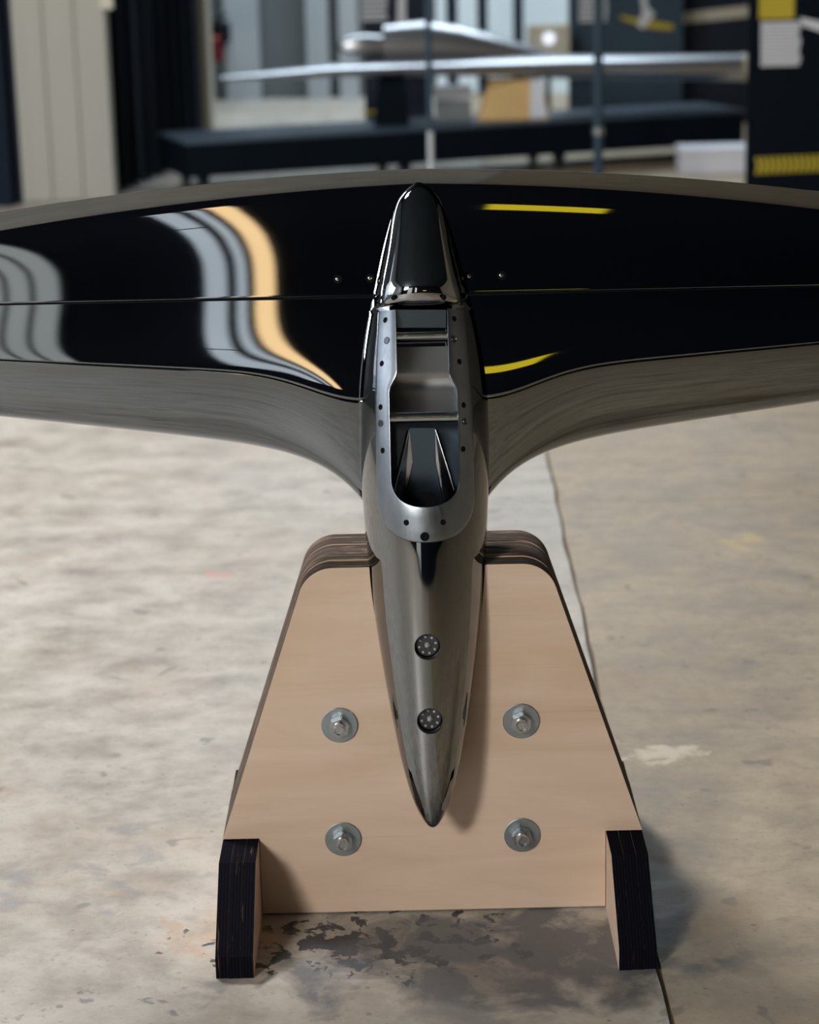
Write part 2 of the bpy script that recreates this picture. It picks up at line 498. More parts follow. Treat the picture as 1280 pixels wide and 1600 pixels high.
def onfus(px, py, proud=0.0):
    """(s, x) of a photographed point on the fuselage's camera side"""
    s, n = .5, .1
    for _ in range(12):
        d = ray(px, py); P0 = TIP + Nn * n; t = np.dot(P0 - CAM, Nn) / np.dot(d, Nn); P = CAM + t * d
        s = float(np.dot(P - TIP, A)); x = float(P[0] - CX); n = nsurf(s, x) + proud
    return s, x


# ---- plywood stand
HT, TH, NB = .579, .190, 9
stand = empty('plywood_stand')
tag(stand, 'tapered laminated plywood stand with charred edges and four bolts under the mirror-polished foil', 'stand')


def fus_halfwidth(y0, y1, z):
    best = 0.0
    for k in range(7):
        y = y0 + (y1 - y0) * (.2 + .4 * k / 6); d = np.array([0, y - TIP[1], z - TIP[2]])
        s = float(np.dot(d, A)); n = float(np.dot(d, Nn))
        if 0 < s < LEN:
            b = bf(s) if n >= 0 else bb(s)
            if abs(n) < b: best = max(best, rw(s) * math.sqrt(1 - (n / b) ** 2))
    return best


def rounded_side(sgn, dz, rad=.055):
    """outline from foot notch up to the top, one side"""
    hw = lambda z: .333 + (.1915 - .333) * (z - .133) / (.558 - .133)
    pts = [(sgn * .2745, .003), (sgn * .2745, .1335), (sgn * .333, .1335)]
    top = HT + dz; slope = math.atan2(.333 - .1915, .558 - .133)
    # fillet between sloping side and flat top
    ang = math.pi / 2 - slope; tl = rad * math.tan(ang / 2)
    cxn = hw(top) - tl; cz = top - rad
    for k in range(13):
        a = slope * -0 + (ang) * (1 - k / 12.0)
        pts.append((sgn * (cxn + rad * math.sin(a)), cz + rad * math.cos(a)))
    return pts


for i in range(NB):
    y0 = TH * i / NB; y1 = TH * (i + 1) / NB - .0004
    dz = random.uniform(-.0012, .0008) if i else 0
    right = rounded_side(1, dz); left = rounded_side(-1, dz)
    top = HT + dz
    zs = np.linspace(.19, top, 40); cut = [(z, fus_halfwidth(y0, y1, z)) for z in zs]
    cut = [(z, hw_ - .0004) for z, hw_ in cut if hw_ > .004]
    poly = [(CX + x, z) for x, z in right]
    if cut and cut[-1][0] > top - 1e-6:
        for z, hw_ in reversed(cut): poly.append((CX + hw_, z))
        poly.append((CX, cut[0][0] - .004))
        for z, hw_ in cut: poly.append((CX - hw_, z))
    poly += [(CX + x, z) for x, z in reversed(left)]
    prism('board', poly, 'Y', y0, y1, [M_PLY, M_EDGE], stand, side_mat=True)
FOOT = [(-.213, 0), (-.213, .035), (-.087, .1315), (TH + .105, .1315), (TH + .215, .035), (TH + .215, 0)]
for sg in (-1, 1):
    for k in range(3):
        a = CX + sg * (.2755 + .0192 * k); b = CX + sg * (.2755 + .0192 * (k + 1) - .0005)
        dy = random.uniform(-.0015, .0015)
        prism('foot_board', [(y + (dy if y < 0 else -dy), z) for y, z in FOOT], 'X', min(a, b), max(a, b), [M_PLY, M_CHAR], stand, side_mat=True)
for bx_, bz_ in ((-.142, .323), (.142, .323), (-.142, .130), (.142, .130)):
    x, z = CX + bx_, bz_
    Mx = frame_mtx((0, -1, 0), (x, 0, z))
    bolt = lathe('bolt', [(0, 0), (.0098, 0), (.0098, .0265), (.0082, .029), (.0066, .029), (.0058, .0268), (0, .0268)], M_NUT, stand, Mx, 24)
    lathe('washer', [(.0105, .0002), (.0282, .0002), (.0288, .0012), (.0288, .0024), (.0278, .0032), (.0105, .0032)], M_ZINC, bolt, Mx, 40)
    rot = Matrix.Rotation(random.uniform(0, 1), 4, 'Z')
    bm = bmesh.new(); bmesh.ops.create_cone(bm, cap_ends=True, segments=6, radius1=.0168, radius2=.0168, depth=.013)
    bmesh.ops.translate(bm, verts=bm.verts, vec=(0, 0, .0097))
    bmesh.ops.bevel(bm, geom=[e for e in bm.edges], offset=.0012, segments=2, affect='EDGES')
    bmesh.ops.transform(bm, matrix=Mx @ rot, verts=bm.verts)
    bmobj('nut', bm, M_NUT, bolt, True, 30)

# ------------------------------------------------------------------ hydrofoil
foil = empty('hydrofoil')
tag(foil, 'mirror-polished steel hydrofoil standing nose-down on the plywood stand, wings spread wide', 'hydrofoil')

# opening and flange outline from the photograph
S_TOP = onfus(655, 482)[0]
sFb = onfus(663, 848, .004)[0]; sIb = onfus(662, 792)[0]
sFa = sFb + .070; sIa = sIb + .046
WO, WO_T, WI, WI_T = .0735, .066, .0512, .0385
s_w0 = onfus(606, 614)[0]; s_w1 = onfus(617, 580)[0]


def wo(s):
    if s < sFa:
        k = min(1, max(0, (sFa - s) / (sFa - sFb))); return WO * (1 - k ** 2.25) ** (1 / 2.25)
    return WO + (WO_T - WO) * max(0, (s - .62) / (S_TOP - .62)) ** 1.5


def wi(s):
    if s < sIa:
        k = min(1, max(0, (sIa - s) / (sIa - sIb))); return WI * (1 - k ** 2.4) ** (1 / 2.4)
    k = min(1, max(0, (s - s_w0) / (s_w1 - s_w0))); k = k * k * (3 - 2 * k)
    return WI + (WI_T - WI) * k


sHb = sIb - .008; sHa = sHb + .055


def wh(s):
    """hole cut in the fuselage skin (hidden under the flange)"""
    if s < sHb or s > S_TOP + .012: return 0.0
    base = min(wi(max(s, sIa)) + .010, .062)
    if s < sHa:
        k = (sHa - s) / (sHa - sHb); return base * (1 - k ** 2.3) ** (1 / 2.3)
    return base


S_SPLIT = onfus(590, 461)[0]
SENS = [onfus(668, 1011), onfus(672, 1127)]
RS = .0197


def fuselage_part(name, sa, sb, bev_lo, bev_hi):
    rows = []
    s = sa
    if sa <= 0:
        rows = [LEN * .16 * (k / 26) ** 2 for k in range(1, 27)]; s = rows[-1]
    while s < sb - .004:
        rows.append(s)
        step = .0065
        if sHb - .006 < s < sHa: step = .0018 + .004 * abs(s - sHb) / .06
        if sb >= LEN - .001 and s > LEN - .05: step = max(.0006, (LEN - s) * .12)
        s += step
    if sb < LEN - .001: rows.append(sb)
    else: rows = [q for q in rows if q < LEN - .0006] + [LEN - .0005]
    rows = sorted(set([round(q, 6) for q in rows]))
    rows = [q for i, q in enumerate(rows) if i == 0 or q - rows[i - 1] > 1e-5]
    NA = 44
    verts, idx = [], {}
    capped = []

    def vid(i, side, j):
        s = rows[i]; h = wh(s); key = (i, side, j)
        if j == NA: key = (i, 0, NA)
        if j == 0 and h <= 0: key = (i, 0, 0)
        if key in idx: return idx[key]
        r, b = rw(s), bf(s)
        shrink = 1.0
        if (bev_lo and i == 0) or (bev_hi and i == len(rows) - 1): shrink = 1 - .0009 / max(r, .02)
        al = math.asin(min(1, h / r)) if h > 0 else 0.0
        be = al + (math.pi - al) * j / NA
        x = r * math.sin(be) * side * shrink; n = (b if math.cos(be) > 0 else bb(s)) * math.cos(be) * shrink
        verts.append(fpt(s, x, n)); idx[key] = len(verts) - 1
        return idx[key]

    faces = []
    blocks = []
    for ss, sx in SENS:
        if sa <= ss < sb:
            i0 = max(i for i, q in enumerate(rows) if q < ss - RS * 1.25); i1 = min(i for i, q in enumerate(rows) if q > ss + RS * 1.25)
            kk = next(j for j in range(NA) if rw(ss) * math.sin(math.pi * j / NA) > RS * 1.3)
            blocks.append((ss, sx, i0, i1, kk))
    for i in range(len(rows) - 1):
        for side in (-1, 1):
            for j in range(NA):
                if any(i0 <= i < i1 and j < kk for _, _, i0, i1, kk in blocks): continue
                a, b, c, d = vid(i, side, j), vid(i, side, j + 1), vid(i + 1, side, j + 1), vid(i + 1, side, j)
                q = []
                for z in (a, b, c, d):
                    if z not in q: q.append(z)
                if len(q) > 2: faces.append(tuple(q))
    for ss, sx, i0, i1, kk in blocks:
        loop = [(i0, -1, j) for j in range(kk, 0, -1)] + [(i0, 1, j) for j in range(0, kk)]
        loop += [(i, 1, kk) for i in range(i0, i1)]
        loop += [(i1, 1, j) for j in range(kk, 0, -1)] + [(i1, -1, j) for j in range(0, kk)]
        loop += [(i, -1, kk) for i in range(i1, i0, -1)]
        ids = [vid(*q) for q in loop]
        prm = []
        for i, side, j in loop:
            s = rows[i]; prm.append((s, side * rw(s) * math.sin(math.pi * j / NA)))
        L = len(loop); NR = 5; prev = ids
        for k in range(1, NR + 1):
            cur = []
            for (s, x) in prm:
                a = math.atan2(s - ss, x - sx); cs, cxx = ss + RS * math.sin(a), sx + RS * math.cos(a)
                t = k / NR; s2, x2 = s + (cs - s) * t, x + (cxx - x) * t
                verts.append(fpt(s2, x2, nsurf(s2, x2))); cur.append(len(verts) - 1)
            for q in range(L):
                faces.append((prev[q], prev[(q + 1) % L], cur[(q + 1) % L], cur[q]))
            prev = cur
    if sa <= 0:
        verts.append(TIP); t0 = len(verts) - 1
        for side in (-1, 1):
            for j in range(NA): faces.append((t0, vid(0, side, j), vid(0, side, j + 1)))
    if sb >= LEN - .001:
        verts.append(fpt(LEN, 0, 0)); t0 = len(verts) - 1; e = len(rows) - 1
        for side in (-1, 1):
            for j in range(NA): faces.append((t0, vid(e, side, j), vid(e, side, j + 1)))
    o = mesh(name, verts, faces, M_CHROME_F, foil, True, 50)
    return o


fuselage_part('fuselage', 0, S_SPLIT - .0004, False, True)
fuselage_part('tail_cone', S_SPLIT + .0004, LEN, True, False)
# dark gasket inside the joint between fuselage and tail
vv, ff = [], []
for q, s in enumerate((S_SPLIT - .004, S_SPLIT + .004)):
    for k in range(64):
        a = 2 * math.pi * k / 64; vv.append(fpt(s, (rw(s) - .0012) * math.sin(a), ((bf(s) if math.cos(a) > 0 else bb(s)) - .0012) * math.cos(a)))
al = math.asin(.058 / rw(S_SPLIT))
for k in range(64):
    a = 2 * math.pi * (k + .5) / 64
    if abs(math.atan2(math.sin(a), math.cos(a))) > al + .06: ff.append((k, (k + 1) % 64, 64 + (k + 1) % 64, 64 + k))
mesh('joint_gasket', vv, ff, M_GUN, foil, True)


def sensor(ss, sx):
    n0 = nsurf(ss, sx); ds = .004
    tn = (fpt(ss + ds, sx, nsurf(ss + ds, sx)) - fpt(ss - ds, sx, nsurf(ss - ds, sx)))
    nrm = np.cross(X_, tn); nrm /= np.linalg.norm(nrm)
    if np.dot(nrm, Nn) < 0: nrm = -nrm
    c = fpt(ss, sx, n0)
    Mx = frame_mtx(nrm, c)
    # wall of the counterbore follows the skin's edge
    v, f = [], []; K = 48
    for k in range(K):
        a = 2 * math.pi * k / K
        s2, x2 = ss + RS * math.sin(a), sx + RS * math.cos(a)
        v.append(fpt(s2, x2, nsurf(s2, x2) + .0002))
    for rr, dz in ((RS - .0009, -.0016), (RS - .0016, -.020)):
        for k in range(K):
            a = 2 * math.pi * k / K
            v.append(np.array(Mx @ Vector((rr * math.cos(a), rr * math.sin(a), dz - (.004 * math.cos(a) ** 2 if dz > -.005 else .003)))))
    for q in range(2):
        for k in range(K):
            k2 = (k + 1) % K; f.append((q * K + k, q * K + k2, (q + 1) * K + k2, (q + 1) * K + k))
    port = mesh('port_socket', v, f, M_GUN, foil, True, 40)
    plate = lathe('port_plate', [(0, -.0145), (.0168, -.0145), (.0176, -.0153), (.0176, -.020), (0, -.020)], M_GUN2, port, Mx, 40)
    for k in range(8):
        a = 2 * math.pi * (k + .3) / 8
        lathe('bolt_head', [(.0008, -.0141), (.0017, -.0133), (.0022, -.0146)], M_STUD, port,
              Mx @ Matrix.Translation((.0128 * math.cos(a), .0128 * math.sin(a), 0)), 10)
    lathe('center_stud', [(0, -.0060), (.0012, -.0066), (.0048, -.0108), (.0048, -.0148)], M_STUD, port, Mx, 5, False)


for q in SENS: sensor(*q)

# ---- flange plate around the opening
def ring_points(w, sa, sb, st, n_arc=40, n_rail=60):
    pts = []
    for k in range(n_rail):
        s = st + (sa - st) * k / n_rail; pts.append((s, -w(s)))
    for k in range(n_arc + 1):
        a = math.pi * k / n_arc; e = 2 / 2.3
        c, sn = -math.cos(a), math.sin(a)
        pts.append((sa - (sa - sb) * abs(sn) ** e, w(sa) * math.copysign(abs(c) ** e, c)))
    for k in range(1, n_rail + 1):
        s = sa + (st - sa) * k / n_rail; pts.append((s, w(s)))
    return pts


PO = ring_points(wo, sFa, sFb, S_TOP); PI = ring_points(wi, sIa, sIb, S_TOP)
verts, faces = [], []
prof = [('o', 0, -.012), ('o', .0, .0022), ('o', .02, .0042), ('m', .10, .0048), ('m', .35, .0046), ('m', .65, .0046), ('m', .92, .0046), ('m', .975, .0040), ('i', 1, .0026), ('i', 1, -.030)]
for (so, xo), (si, xi) in zip(PO, PI):
    for tp, t, dn in prof:
        s = so + (si - so) * t; x = xo + (xi - xo) * t
        verts.append(fpt(s, x, nsurf(s, x) + dn))
NP = len(prof)
for k in range(len(PO) - 1):
    for j in range(NP - 1):
        faces.append((k * NP + j, k * NP + j + 1, (k + 1) * NP + j + 1, (k + 1) * NP + j))
flange = mesh('opening_flange', verts, faces, M_BRUSH, foil, True, 38)


def surf_frame(s, x, dn):
    e = .003
    ts = fpt(s + e, x, nsurf(s + e, x)) - fpt(s - e, x, nsurf(s - e, x))
    tx = fpt(s, x + e, nsurf(s, x + e)) - fpt(s, x - e, nsurf(s, x - e))
    n = np.cross(tx, ts); n /= np.linalg.norm(n)
    if np.dot(n, Nn) < 0: n = -n
    return frame_mtx(n, fpt(s, x, nsurf(s, x) + dn))


for px, py, kind in ((602, 500, 0), (604.6, 532, 1), (596.6, 568, 0), (710, 498, 0), (709, 530, 1), (718, 565, 0), (594.6, 636, 0), (595, 661.5, 1), (598, 704, 0),
                     (724.6, 633, 0), (726.4, 658.6, 1), (724, 701.5, 0), (635, 816.6, 0), (692.5, 816, 0), (664, 838.5, 2)):
    s, x = onfus(px, py, .0046); Mx = surf_frame(s, x, .0046)
    rad = (.0040, .0054, .0062)[kind]
    if kind == 1:
        sc = lathe('cap_screw', [(rad, -.0002), (rad, .0004), (rad * .88, .0006), (rad * .8, .0001), (rad * .62, .0001), (rad * .55, .0007), (rad * .30, .0007), (rad * .26, .0001), (0, .0001)], M_GUN, flange, Mx, 20)
    else:
        lathe('screw_hole', [(rad * 1.12, .00005), (rad, .0003), (rad * .9, .00015), (0, .00015)], M_DARKHOLE, flange, Mx, 20)

# ---- inside of the fuselage
def inner_quad(name, pts, m, thick=.004):
    """slab through local (s, x, n) points, thickened away from the viewer"""
    k = len(pts); v = [fpt(*q) for q in pts] + [fpt(q[0], q[1], q[2] - thick) for q in pts]
    f = [tuple(range(k)), tuple(range(2 * k - 1, k - 1, -1))] + [(i, (i + 1) % k, k + (i + 1) % k, k + i) for i in range(k)]
    return mesh(name, v, f, m, foil, False)


sR1 = onfus(655, 525)[0]; sR2 = onfus(659, 652)[0]


def dpt(px, py, n):
    d = ray(px, py); P0 = TIP + Nn * n; t = np.dot(P0 - CAM, Nn) / np.dot(d, Nn); P = CAM + t * d
    return float(np.dot(P - TIP, A)), float(P[0] - CX), n


inner_quad('inner_floor', [(sIb - .02, -.07, .012), (sIb - .02, .07, .012), (S_TOP + .03, .06, .012), (S_TOP + .03, -.06, .012)], M_INNER)
for sg in (-1, 1):
    pts = [(sIb - .01, sg * .060), (s_w0, sg * .060), (s_w1, sg * .050), (S_TOP + .02, sg * .046)]
    v, f = [], []
    for s, x in pts: v += [fpt(s, x, .012), fpt(s, x, .078), fpt(s, x + sg * .003, .078), fpt(s, x + sg * .003, .012)]
    for i in range(3):
        for j in range(4): f.append((i * 4 + j, i * 4 + (j + 1) % 4, i * 4 + 4 + (j + 1) % 4, i * 4 + 4 + j))
    mesh('inner_wall', v, f, M_INNER, foil)
# curved polished pocket wall between the two rods
v, f = [], []
for i in range(25):
    t = i / 24; s = sR2 + .012 + (sR1 - .012 - sR2 - .012) * t; n = .020 + .05 * abs(2 * t - 1) ** 2.2
    v += [fpt(s, -.0595, n), fpt(s, .0595, n), fpt(s, .0595, n - .004), fpt(s, -.0595, n - .004)]
for i in range(24):
    for j in range(4): f.append((i * 4 + j, i * 4 + (j + 1) % 4, i * 4 + 4 + (j + 1) % 4, i * 4 + 4 + j))
mesh('pocket_wall', v, f, M_POCKET, foil, True, 40)
for sR, rr, dn in ((sR1, .0070, .082), (sR2, .0088, .082)):
    s, x, n = dpt(656 if sR == sR1 else 659, 524.5 if sR == sR1 else 652, dn)
    hw = .050 if sR == sR1 else .062
    tube('cross_rod', fpt(s, -hw, dn), fpt(s, hw, dn), rr, M_ROD, foil, 24)
box_top = [dpt(617, 484, .085), dpt(697, 484, .085), dpt(697, 512, .080), dpt(617, 512, .080)]
inner_quad('inner_bulkhead', box_top, M_INNER, .05)
# ramp with two gusset ribs at the nose end of the opening
g = lambda px, py, n: fpt(*dpt(px, py, n))
ramp = [(640, 669, .066), (680, 669, .066), (680, 723, .050), (644, 724, .050), (696, 792, .030), (628, 792, .030)]
q = [g(*p) for p in ramp]
mesh('ramp', q + [p - Nn * .03 for p in q], [(0, 1, 2, 3), (3, 2, 4, 5), (0, 3, 9, 6), (3, 5, 11, 9), (1, 7, 8, 2), (2, 8, 10, 4), (0, 6, 7, 1), (6, 9, 8, 7), (9, 11, 10, 8), (5, 4, 10, 11)], M_INNER, foil)
for a_, b_, c_, d_ in (((640, 671, .067), (645, 724, .051), (631, 792, .031), (616, 768, .060)), ((680, 671, .067), (681, 723, .051), (694, 792, .031), (710, 766, .060))):
    sgx = -1 if a_[0] < 660 else 1
    q = [g(*a_), g(*d_), g(*c_), g(*b_)]
    off = X_ * sgx * .004
    vv = q + [p + off - Nn * .004 for p in q]
    mesh('gusset_rib', vv, [(0, 1, 2, 3), (7, 6, 5, 4), (0, 4, 5, 1), (1, 5, 6, 2), (2, 6, 7, 3), (3, 7, 4, 0)], M_ROD, foil)
    tube('rib_edge', q[0], q[1], .0011, M_SCREW, foil, 8); tube('rib_edge', q[3], q[2], .0008, M_SCREW, foil, 8)
# drain arch at the foot of the ramp, a dark sheet for its shade
v = []
for k in range(17):
    a = math.pi * k / 16; v.append(g(667 + 17 * math.cos(a), 792 - 28 * math.sin(a), .0315 + .0065 * math.sin(a)))
mesh('drain_arch', v + [p - Nn * .002 for p in v], [tuple(range(17)), tuple(range(33, 16, -1))] + [(i, i + 1, 18 + i, 17 + i) for i in range(16)], M_DARKHOLE, foil)

# ---- tail cover
PRT = .016
sC0 = onfus(656, 474, PRT)[0]; sC1 = LEN - .002
_cw = pchip(*zip(*sorted((onfus(655, y, PRT * (1 if y > 320 else .3))[0], h * 3.47 / 3400) for y, h in ((474, 61), (460, 61.0), (445, 59.5), (400, 50.5), (373, 45.5), (332, 39.5), (311, 33), (300, 25), (294, 18.5), (289.5, 6)))))
cw = smoothed(_cw, sC0 - .01, LEN, .005)
rows = []
nr = 90
verts, faces = [], []
NXC = 48
smax = max(q for q in np.linspace(sC0, LEN, 400) if cw(q) > .004 and bf(q) > .006)
lip = [(0, -.020), (0, -.008), (.002, -.003), (.005, .002), (.009, .0065), (.0145, .0105), (.020, .0132), (.027, .0151), (.034, .0160)]
rows = [(sC0 + a, b) for a, b in lip] + [(sC0 + .034 + (smax - sC0 - .034) * (1 - (1 - k / 70) ** 1.4), .016 * (1 - .75 * (k / 70) ** 2)) for k in range(1, 71)]
for s, pr in rows:
    wc = min(cw(s), rw(s) * .93)
    base = nsurf(s, wc)
    for j in range(NXC + 1):
        th = -math.pi / 2 + math.pi * j / NXC
        sx = math.copysign(abs(math.sin(th)) ** .85, math.sin(th)); cx_ = abs(math.cos(th)) ** .85
        x = wc * sx; n = base - .001 + (bf(s) + pr - base) * cx_
        if pr < 0: n = min(n, nsurf(s, x) + pr) if cx_ > .02 else base - .001
        verts.append(fpt(s, x, n))
W_ = NXC + 1
for i in range(len(rows) - 1):
    for j in range(NXC): faces.append((i * W_ + j, i * W_ + j + 1, (i + 1) * W_ + j + 1, (i + 1) * W_ + j))
faces.append(tuple((len(rows) - 1) * W_ + j for j in range(W_)))
cover = mesh('tail_cover', verts, faces, M_CAP, foil, True, 60)
for px, py in ((615, 466.5), (694, 466)):
    s, x = onfus(px, py, .012)
    nn_ = nsurf(s, x)
    wc = cw(s); th = math.asin(min(1, abs(x) / wc) ** (1 / .85)); n = nsurf(s, wc) + (bf(s) + .0125 - nsurf(s, wc)) * math.cos(th) ** .85
    c = fpt(s, x, n + .0003); nrm = Nn * .75 + X_ * (x / wc) * .5 - A * .45
    lathe('screw_hole', [(.0040, -.003), (.0036, .0006), (0, .0006)], M_DARKHOLE, cover, frame_mtx(nrm, c), 18)

# ---- wings
def zle(a):
    a = max(a, .085); return .7265 + .1195 * a - .068 * math.exp(-(a - .10) / .060)
def zse(a): return .8448 + .0694 * a - .0345 * math.exp(-((max(a, .0) - .10) / .105) ** 2 if a > .1 else 0)
def zhi(a): return .973
def zba(a): return 1.1235 - .030 * a - .083 * a * a
def zte(a): return 1.160 - .015 * a - .100 * a * a


E_KNOT = pchip([0, .03, .10, .28, .60, .85, 1.0, 1.15, 1.35, 1.65, 2.0, 2.35, 2.65, 2.85, 3.0, 3.2, 3.6, 4.0],
               [-78, -52, -31, -17, -8, -2.5, 3, 8, 11.5, 13.5, 14.5, 14, 11.5, 8, 4.5, 1.5, -1, -2.5])
E_FN = smoothed(E_KNOT, 0, 4, .035, 1200)
NQ = 400
QS = np.linspace(0, 4, NQ + 1)
EQ = np.radians([E_FN(q) for q in QS])


def wing_section(a):
    """front-skin (y, z) over q in 0..4 at distance a from the centreline, plus thickness"""
    kz = np.array([zle(a), zse(a), zhi(a), zba(a), zte(a)])
    Zp = np.interp(QS, range(5), kz)
    # smooth the kinks of the piecewise mapping
    Z = Zp.copy()
    for _ in range(3):
        kk = min(1, max(0, (a - .09) / .22)); kk = kk * kk * (3 - 2 * kk)
        eq = np.where((EQ < 0) & (QS < 1.2), EQ * (.35 + .65 * kk + (.65 - .65 * kk) * np.clip(1 - QS / .08, 0, 1)), EQ)
        dY = np.tan(np.clip((eq[1:] + eq[:-1]) / 2, -1.4, 1.4)) * np.diff(Z)
        Y = np.concatenate([[0], np.cumsum(dY)])
        i1 = NQ // 4
        yax = lambda z: TIP[1] + (z - TIP[2]) * math.tan(PHI)
        Y = Y - Y[NQ // 2] + yax(.973) - .020
        yp = np.array([yax(z) for z in Zp])
        Z = Zp - (Y - yp) * (1.55 - Zp) / (3.19 + Y)
    ch = kz[4] - kz[0]
    tk = ch * np.interp(QS, [0, .02, .1, .4, 1, 1.6, 2.2, 3, 4], [0, .018, .045, .085, .115, .115, .095, .045, .006])
    return Y, Z, tk


AS = [.0, .03, .05] + [.07 + .012 * k for k in range(25)] + [.37 + .03 * k for k in range(1, 19)] + [.93, .945, .953]


def wing_piece(name, side, q0, q1, m):
    n = int(round((q1 - q0) * 34)); qs = np.linspace(q0, q1, n + 1)
    if q0 == 0: qs = np.concatenate([np.linspace(0, .12, 14)[:-1], np.linspace(.12, q1, n)])
    verts, faces = [], []
    K = None
    for ia, a in enumerate(AS):
        Y, Z, tk = wing_section(a)
        shr = 1.0
        if a > .93: shr = math.sqrt(max(.02, 1 - ((a - .93) / .0235) ** 2))
        y = np.interp(qs, QS, Y); z = np.interp(qs, QS, Z); t = np.interp(qs, QS, tk)
        fr = []; bk = []
        for k in range(len(qs)):
            yy, zz = y[k], z[k]
            if q0 > 0 and k == 0: zz += .0006; yy += .0007
            if q1 < 4 and k == len(qs) - 1: zz -= .0006; yy += .0007
            fr.append((yy, zz)); bk.append((yy + t[k], zz))
        # bevel support points
        if q0 > 0: fr.insert(1, (np.interp(qs[0] + .02, QS, Y), np.interp(qs[0] + .02, QS, Z)))
        if q1 < 4: fr.insert(-1, (np.interp(qs[-1] - .02, QS, Y), np.interp(qs[-1] - .02, QS, Z)))
        loop = fr + bk[::-1]
        ym = sum(p[0] for p in loop) / len(loop)
        zm_ = (Z[0] + Z[-1]) / 2
        for yy, zz in loop:
            if a > .93: yy = ym + (yy - ym) * shr; zz = zm_ + (zz - zm_) * (.85 + .15 * shr)
            verts.append((CX + side * a, yy, zz))
        K = len(loop)
    for i in range(len(AS) - 1):
        for j in range(K): faces.append((i * K + j, i * K + (j + 1) % K, (i + 1) * K + (j + 1) % K, (i + 1) * K + j))
    faces.append(tuple(range(K))); faces.append(tuple((len(AS) - 1) * K + j for j in range(K - 1, -1, -1)))
    return mesh(name, verts, faces, m, foil, True, 40)


for sd in (-1, 1):
    wing_piece('leading_edge', sd, 0, 1, M_CHROME)
    wing_piece('wing_skin', sd, 1, 2, M_CHROME)
    wing_piece('flap', sd, 2, 4, M_CHROME)
# recessed screws in the flap
for px, py in ((528, 436.5), (578.5, 435), (733.5, 432), (784, 430.5)):
    Y = .14
    for _ in range(8):
        P = at(px, py, Y); a = abs(P[0] - CX); ys, zs, _t = wing_section(a)
        Y = float(np.interp(P[2], zs, ys))
    k = int(np.argmin(abs(zs - P[2]))); e = EQ[k]
    Mx = frame_mtx((0, -math.cos(e), math.sin(e)), (P[0], P[1] - .0001, P[2]))
    sc = lathe('screw_socket', [(.0072, 0), (.0068, .0006), (.0060, .0007), (.0054, .0001), (0, .0001)], M_DARKHOLE, foil, Mx, 28)
    lathe('screw_head', [(.0030, 0), (.0030, .0010), (.0024, .0014), (.0012, .0014), (.0009, .0008), (0, .0008)], M_SCREW, sc, Mx @ Matrix.Translation((-.0006, .0006, 0)), 18)

# ------------------------------------------------------------------ background hall
def panel(name, x0, y0, x1, y1, Y, m, depth=.05, parent=None, floor=False):
    """upright board facing the camera side whose corners are at the given photo points, at depth Y"""
    p = at(x0, y0, Y); q = at(x1, y1, Y)
    lo = [min(p[0], q[0]), Y, min(p[2], q[2])]; hi = [max(p[0], q[0]), Y + depth, max(p[2], q[2])]
    if floor: lo[2] = 0.0
    return box(name, lo, hi, m, parent)


# left: partition wall with a tall beige door and a dark curtain
YP = 8.95
xa = at(172, 150, YP)[0]; xb = at(326, 150, YP)[0]
Q0 = at(175, 150, 9.5); Q1 = at(311, 150, 11.3)
struct(prism('wall_partition', [(XL, YP + .10), (Q0[0] - .05, YP + .10), (Q0[0] - .05, 9.6), (Q1[0] - .02, 11.42), (Q1[0] - .02, 11.6), (XL, 11.6)], 'Z', 0, ZC, M_NAVY))
d1 = struct(box('door_1', (at(26, 150, YP)[0], YP, 0), (xa, YP + .10, 4.6), M_BEIGE))
xs0 = at(26, 150, YP)[0]
for k in range(3):
    x0 = xs0 + (xa - xs0) * (k + .03) / 3; x1 = xs0 + (xa - xs0) * (k + .97) / 3
    box('door_rib', (x0, YP - .02, .03), (x1, YP, 4.55), M_BEIGE, d1)
box('door_edge', (xs0 - .17, YP - .01, 0), (xs0 - .06, YP + .1, 4.6), M_CURT, d1)
lk = panel('door_latch', 155, -10, 176, 14, YP - .06, M_CREAM, .05, d1)
# curtain
bm = bmesh.new(); n = 90; vs = []
dx_, dy_ = Q1[0] - Q0[0], 11.3 - 9.5; ln_ = math.hypot(dx_, dy_); nx_, ny_ = dy_ / ln_, -dx_ / ln_
for i in range(n + 1):
    t = i / n; o_ = .03 + .03 * math.sin(t * 44) + .01 * math.sin(t * 97)
    x = Q0[0] + dx_ * t + nx_ * o_; y = 9.5 + dy_ * t + ny_ * o_
    vs.append([bm.verts.new((x, y, .03)), bm.verts.new((x, y, 4.6)), bm.verts.new((x - nx_ * .01, y - ny_ * .01, 4.6)), bm.verts.new((x - nx_ * .01, y - ny_ * .01, .03))])
for a, b in zip(vs, vs[1:]):
    for j in range(4): bm.faces.new((a[j], a[(j + 1) % 4], b[(j + 1) % 4], b[j]))
cu = bmobj('curtain', bm, M_CURT, None, True, 80)
tag(cu, 'tall dark blue curtain hanging beside the beige door', 'curtain')
struct(box('trim_1', (Q1[0] + .02, 11.25, 0), (at(328, 150, 11.25)[0], 11.6, ZC), M_CREAM))

# far wall panels and windows
YW = YF - .06
column_specs = [('trim_2', 340, 408, M_WHITE), ('trim_3', 470, 516, M_WHITE), ('trim_4', 522, 562, M_WHITE)]
for nm, a, b, m in column_specs:
    struct(panel(nm, a, -200, b, 158, YW - .1, m, .15, None, True))
w3 = struct(panel('window_3', 672, -260, 900, 150, YW, M_NAVY, .06))
for a, b in ((676, 699), (711, 747), (759, 803), (816, 890)):
    panel('pane', a, -255, b, 145, YW - .02, M_GLASS, .02, w3)

